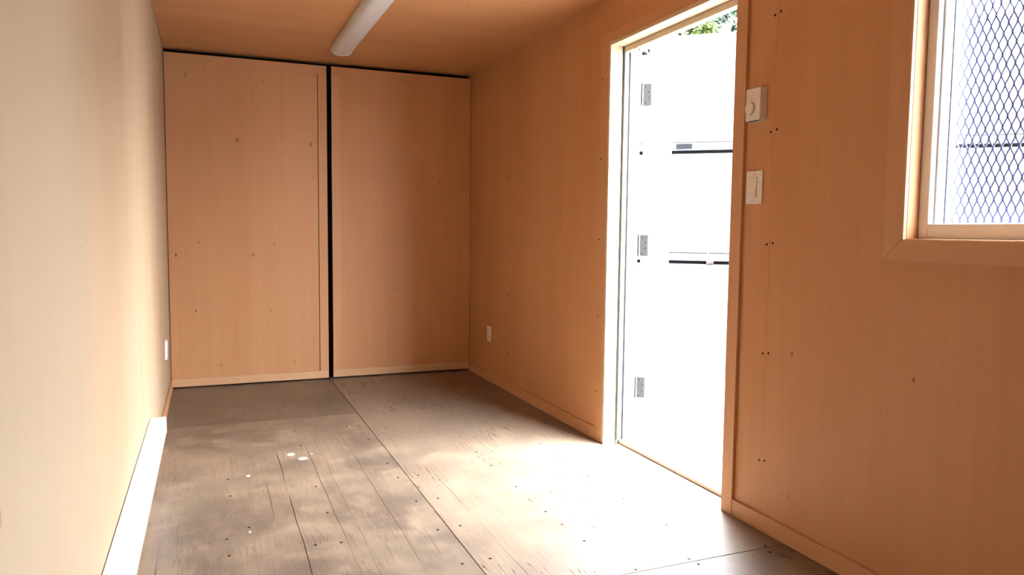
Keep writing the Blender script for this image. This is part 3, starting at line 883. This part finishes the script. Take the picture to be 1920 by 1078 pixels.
# ---- trees beyond
def leaf_mat(name, c1_, c2_):
    mt, nt, b = new_mat(name)
    geo = N(nt, 'ShaderNodeNewGeometry')
    nz = noise(nt, geo.outputs['Position'], 2.3, 3)
    col = mixc(nt, mapr(nt, nz, 0.35, 0.65, 0, 1), c1_, c2_)
    nt.links.new(col, b.inputs['Base Color'])
    b.inputs['Roughness'].default_value = 0.5
    b.inputs['Subsurface Weight'].default_value = 0.0
    return mt
leaves_a = leaf_mat('tree_leaves', (0.013, 0.030, 0.005), (0.046, 0.068, 0.010))
leaves_b = leaf_mat('conifer_leaves', (0.005, 0.017, 0.008), (0.014, 0.034, 0.014))
def tree(label, base, height, rx, rz, mat, nclump, nleaf, size, seed):
    rnd = random.Random(seed)
    t = empty('leafy_tree', base)
    tag(t, label, 'tree', None, 'trees beyond the stacked containers')
    cz = height - rz
    trunk = [(0, 0, 0), (0.05, 0.02, cz * 0.4), (-0.03, 0.05, cz * 0.8), (0.0, 0.0, height * 0.9)]
    MB().tube(trunk, [0.14, 0.11, 0.08, 0.02], 10).build('trunk', bark, t, True)
    br = MB()
    clumps = []
    for k in range(nclump):
        th = rnd.uniform(0, 2 * PI)
        v = rnd.uniform(-0.9, 1)
        rr = math.sqrt(max(0, 1 - v * v)) * rnd.uniform(0.45, 1.0)
        c = Vector((rx * rr * math.cos(th), rx * rr * math.sin(th), cz + rz * v * rnd.uniform(0.7, 1.0)))
        clumps.append((c, rnd.uniform(0.22, 0.42) * rx * 0.55))
        s = Vector((0, 0, max(0.3, c.z - rnd.uniform(0.3, 0.8))))
        br.tube([s, s.lerp(c, 0.5) + Vector((0, 0, 0.08)), c], [0.035, 0.022, 0.008], 6)
    br.build('branches', bark, t, True)
    vs, fs = [], []
    for k in range(nleaf):
        c, cr = clumps[k % nclump]
        d = Vector((rnd.gauss(0, 1), rnd.gauss(0, 1), rnd.gauss(0, 0.8)))
        d = d.normalized() * cr * rnd.uniform(0.2, 1.0)
        p = c + d
        a = Vector((rnd.uniform(-1, 1), rnd.uniform(-1, 1), rnd.uniform(-0.6, 0.6))).normalized()
        b = a.orthogonal().normalized()
        b = (b * math.cos(k) + a.cross(b) * math.sin(k)).normalized()
        L = size * rnd.uniform(0.7, 1.3)
        i = len(vs)
        vs += [p, p + a * L * 0.5 + b * L * 0.28, p + a * L, p + a * L * 0.5 - b * L * 0.28]
        fs.append((i, i + 1, i + 2, i + 3))
    me = bpy.data.meshes.new('foliage')
    me.from_pydata([tuple(v) for v in vs], [], fs)
    me.materials.append(mat)
    fo_ = link('foliage', me, t)
    fo_['kind'] = 'stuff'
    return t
def at(dirx, diry, R):
    return (0.277 + dirx * R, -0.895 + diry * R, GZ)
tree('loose bright green tree rising behind the white containers', at(0.580, 0.815, 13.5), 5.15, 0.85, 1.0, leaves_a, 56, 14000, 0.085, 3)
tree('darker green tree showing behind the middle of the doorway top', at(0.612, 0.791, 16.2), 6.25, 0.62, 1.2, leaves_b, 36, 9000, 0.080, 5)
tree('yellow-green tree cut off by the near doorway post', at(0.662, 0.749, 13.2), 5.3, 0.62, 1.2, leaves_a, 40, 8000, 0.085, 9)

# ---- added container out of view, placed to block low sky light
nb = empty('sky_blocker_container', (9.5, -5.0, GZ))
tag(nb, 'added grey corrugated container out of view, blocking the low sky across the yard', 'container')
grey_corr = plain('weathered_grey_paint', (0.20, 0.21, 0.20), 0.6, var=0.2, scale=1.5)
def corrugated(p0, p1, z0, z1, depth=0.036, pitch=0.28):
    p0, p1 = Vector(p0), Vector(p1)
    d = (p1 - p0).normalized()
    nrm = Vector((d.y, -d.x, 0))
    L = (p1 - p0).length
    prof = []
    x = 0.0
    while x < L - pitch:
        prof += [(x, 0), (x + 0.07, 0), (x + 0.14, depth), (x + 0.21, depth)]
        x += pitch
    prof.append((L, 0))
    mbc = MB()
    lo = [mbc.bm.verts.new((p0 + d * a - nrm * b) + Vector((0, 0, z0))) for a, b in prof]
    hi = [mbc.bm.verts.new((p0 + d * a - nrm * b) + Vector((0, 0, z1))) for a, b in prof]
    for i in range(len(prof) - 1):
        mbc.bm.faces.new((lo[i], lo[i + 1], hi[i + 1], hi[i]))
    return mbc
for nm, a, b in (('side_wall', (-1.2, -3.0), (-1.2, 3.0)), ('side_wall', (1.2, 3.0), (1.2, -3.0)), ('end_wall', (-1.2, 3.0), (1.2, 3.0)), ('end_wall', (1.2, -3.0), (-1.2, -3.0))):
    corrugated((*a, 0), (*b, 0), 0.15, 2.80).build(nm, grey_corr, nb)
MB().box(-1.2, 1.2, -3.0, 3.0, 2.80, 2.86).build('roof', grey_corr, nb)
MB().box(-1.2, 1.2, -3.0, 3.0, 0.0, 0.15).build('base_frame', grey_corr, nb)
for px in (-1.22, 1.10):
    for py in (-3.02, 2.90):
        MB().box(px, px + 0.12, py, py + 0.12, 0.0, 2.88).build('corner_post', grey_corr, nb)
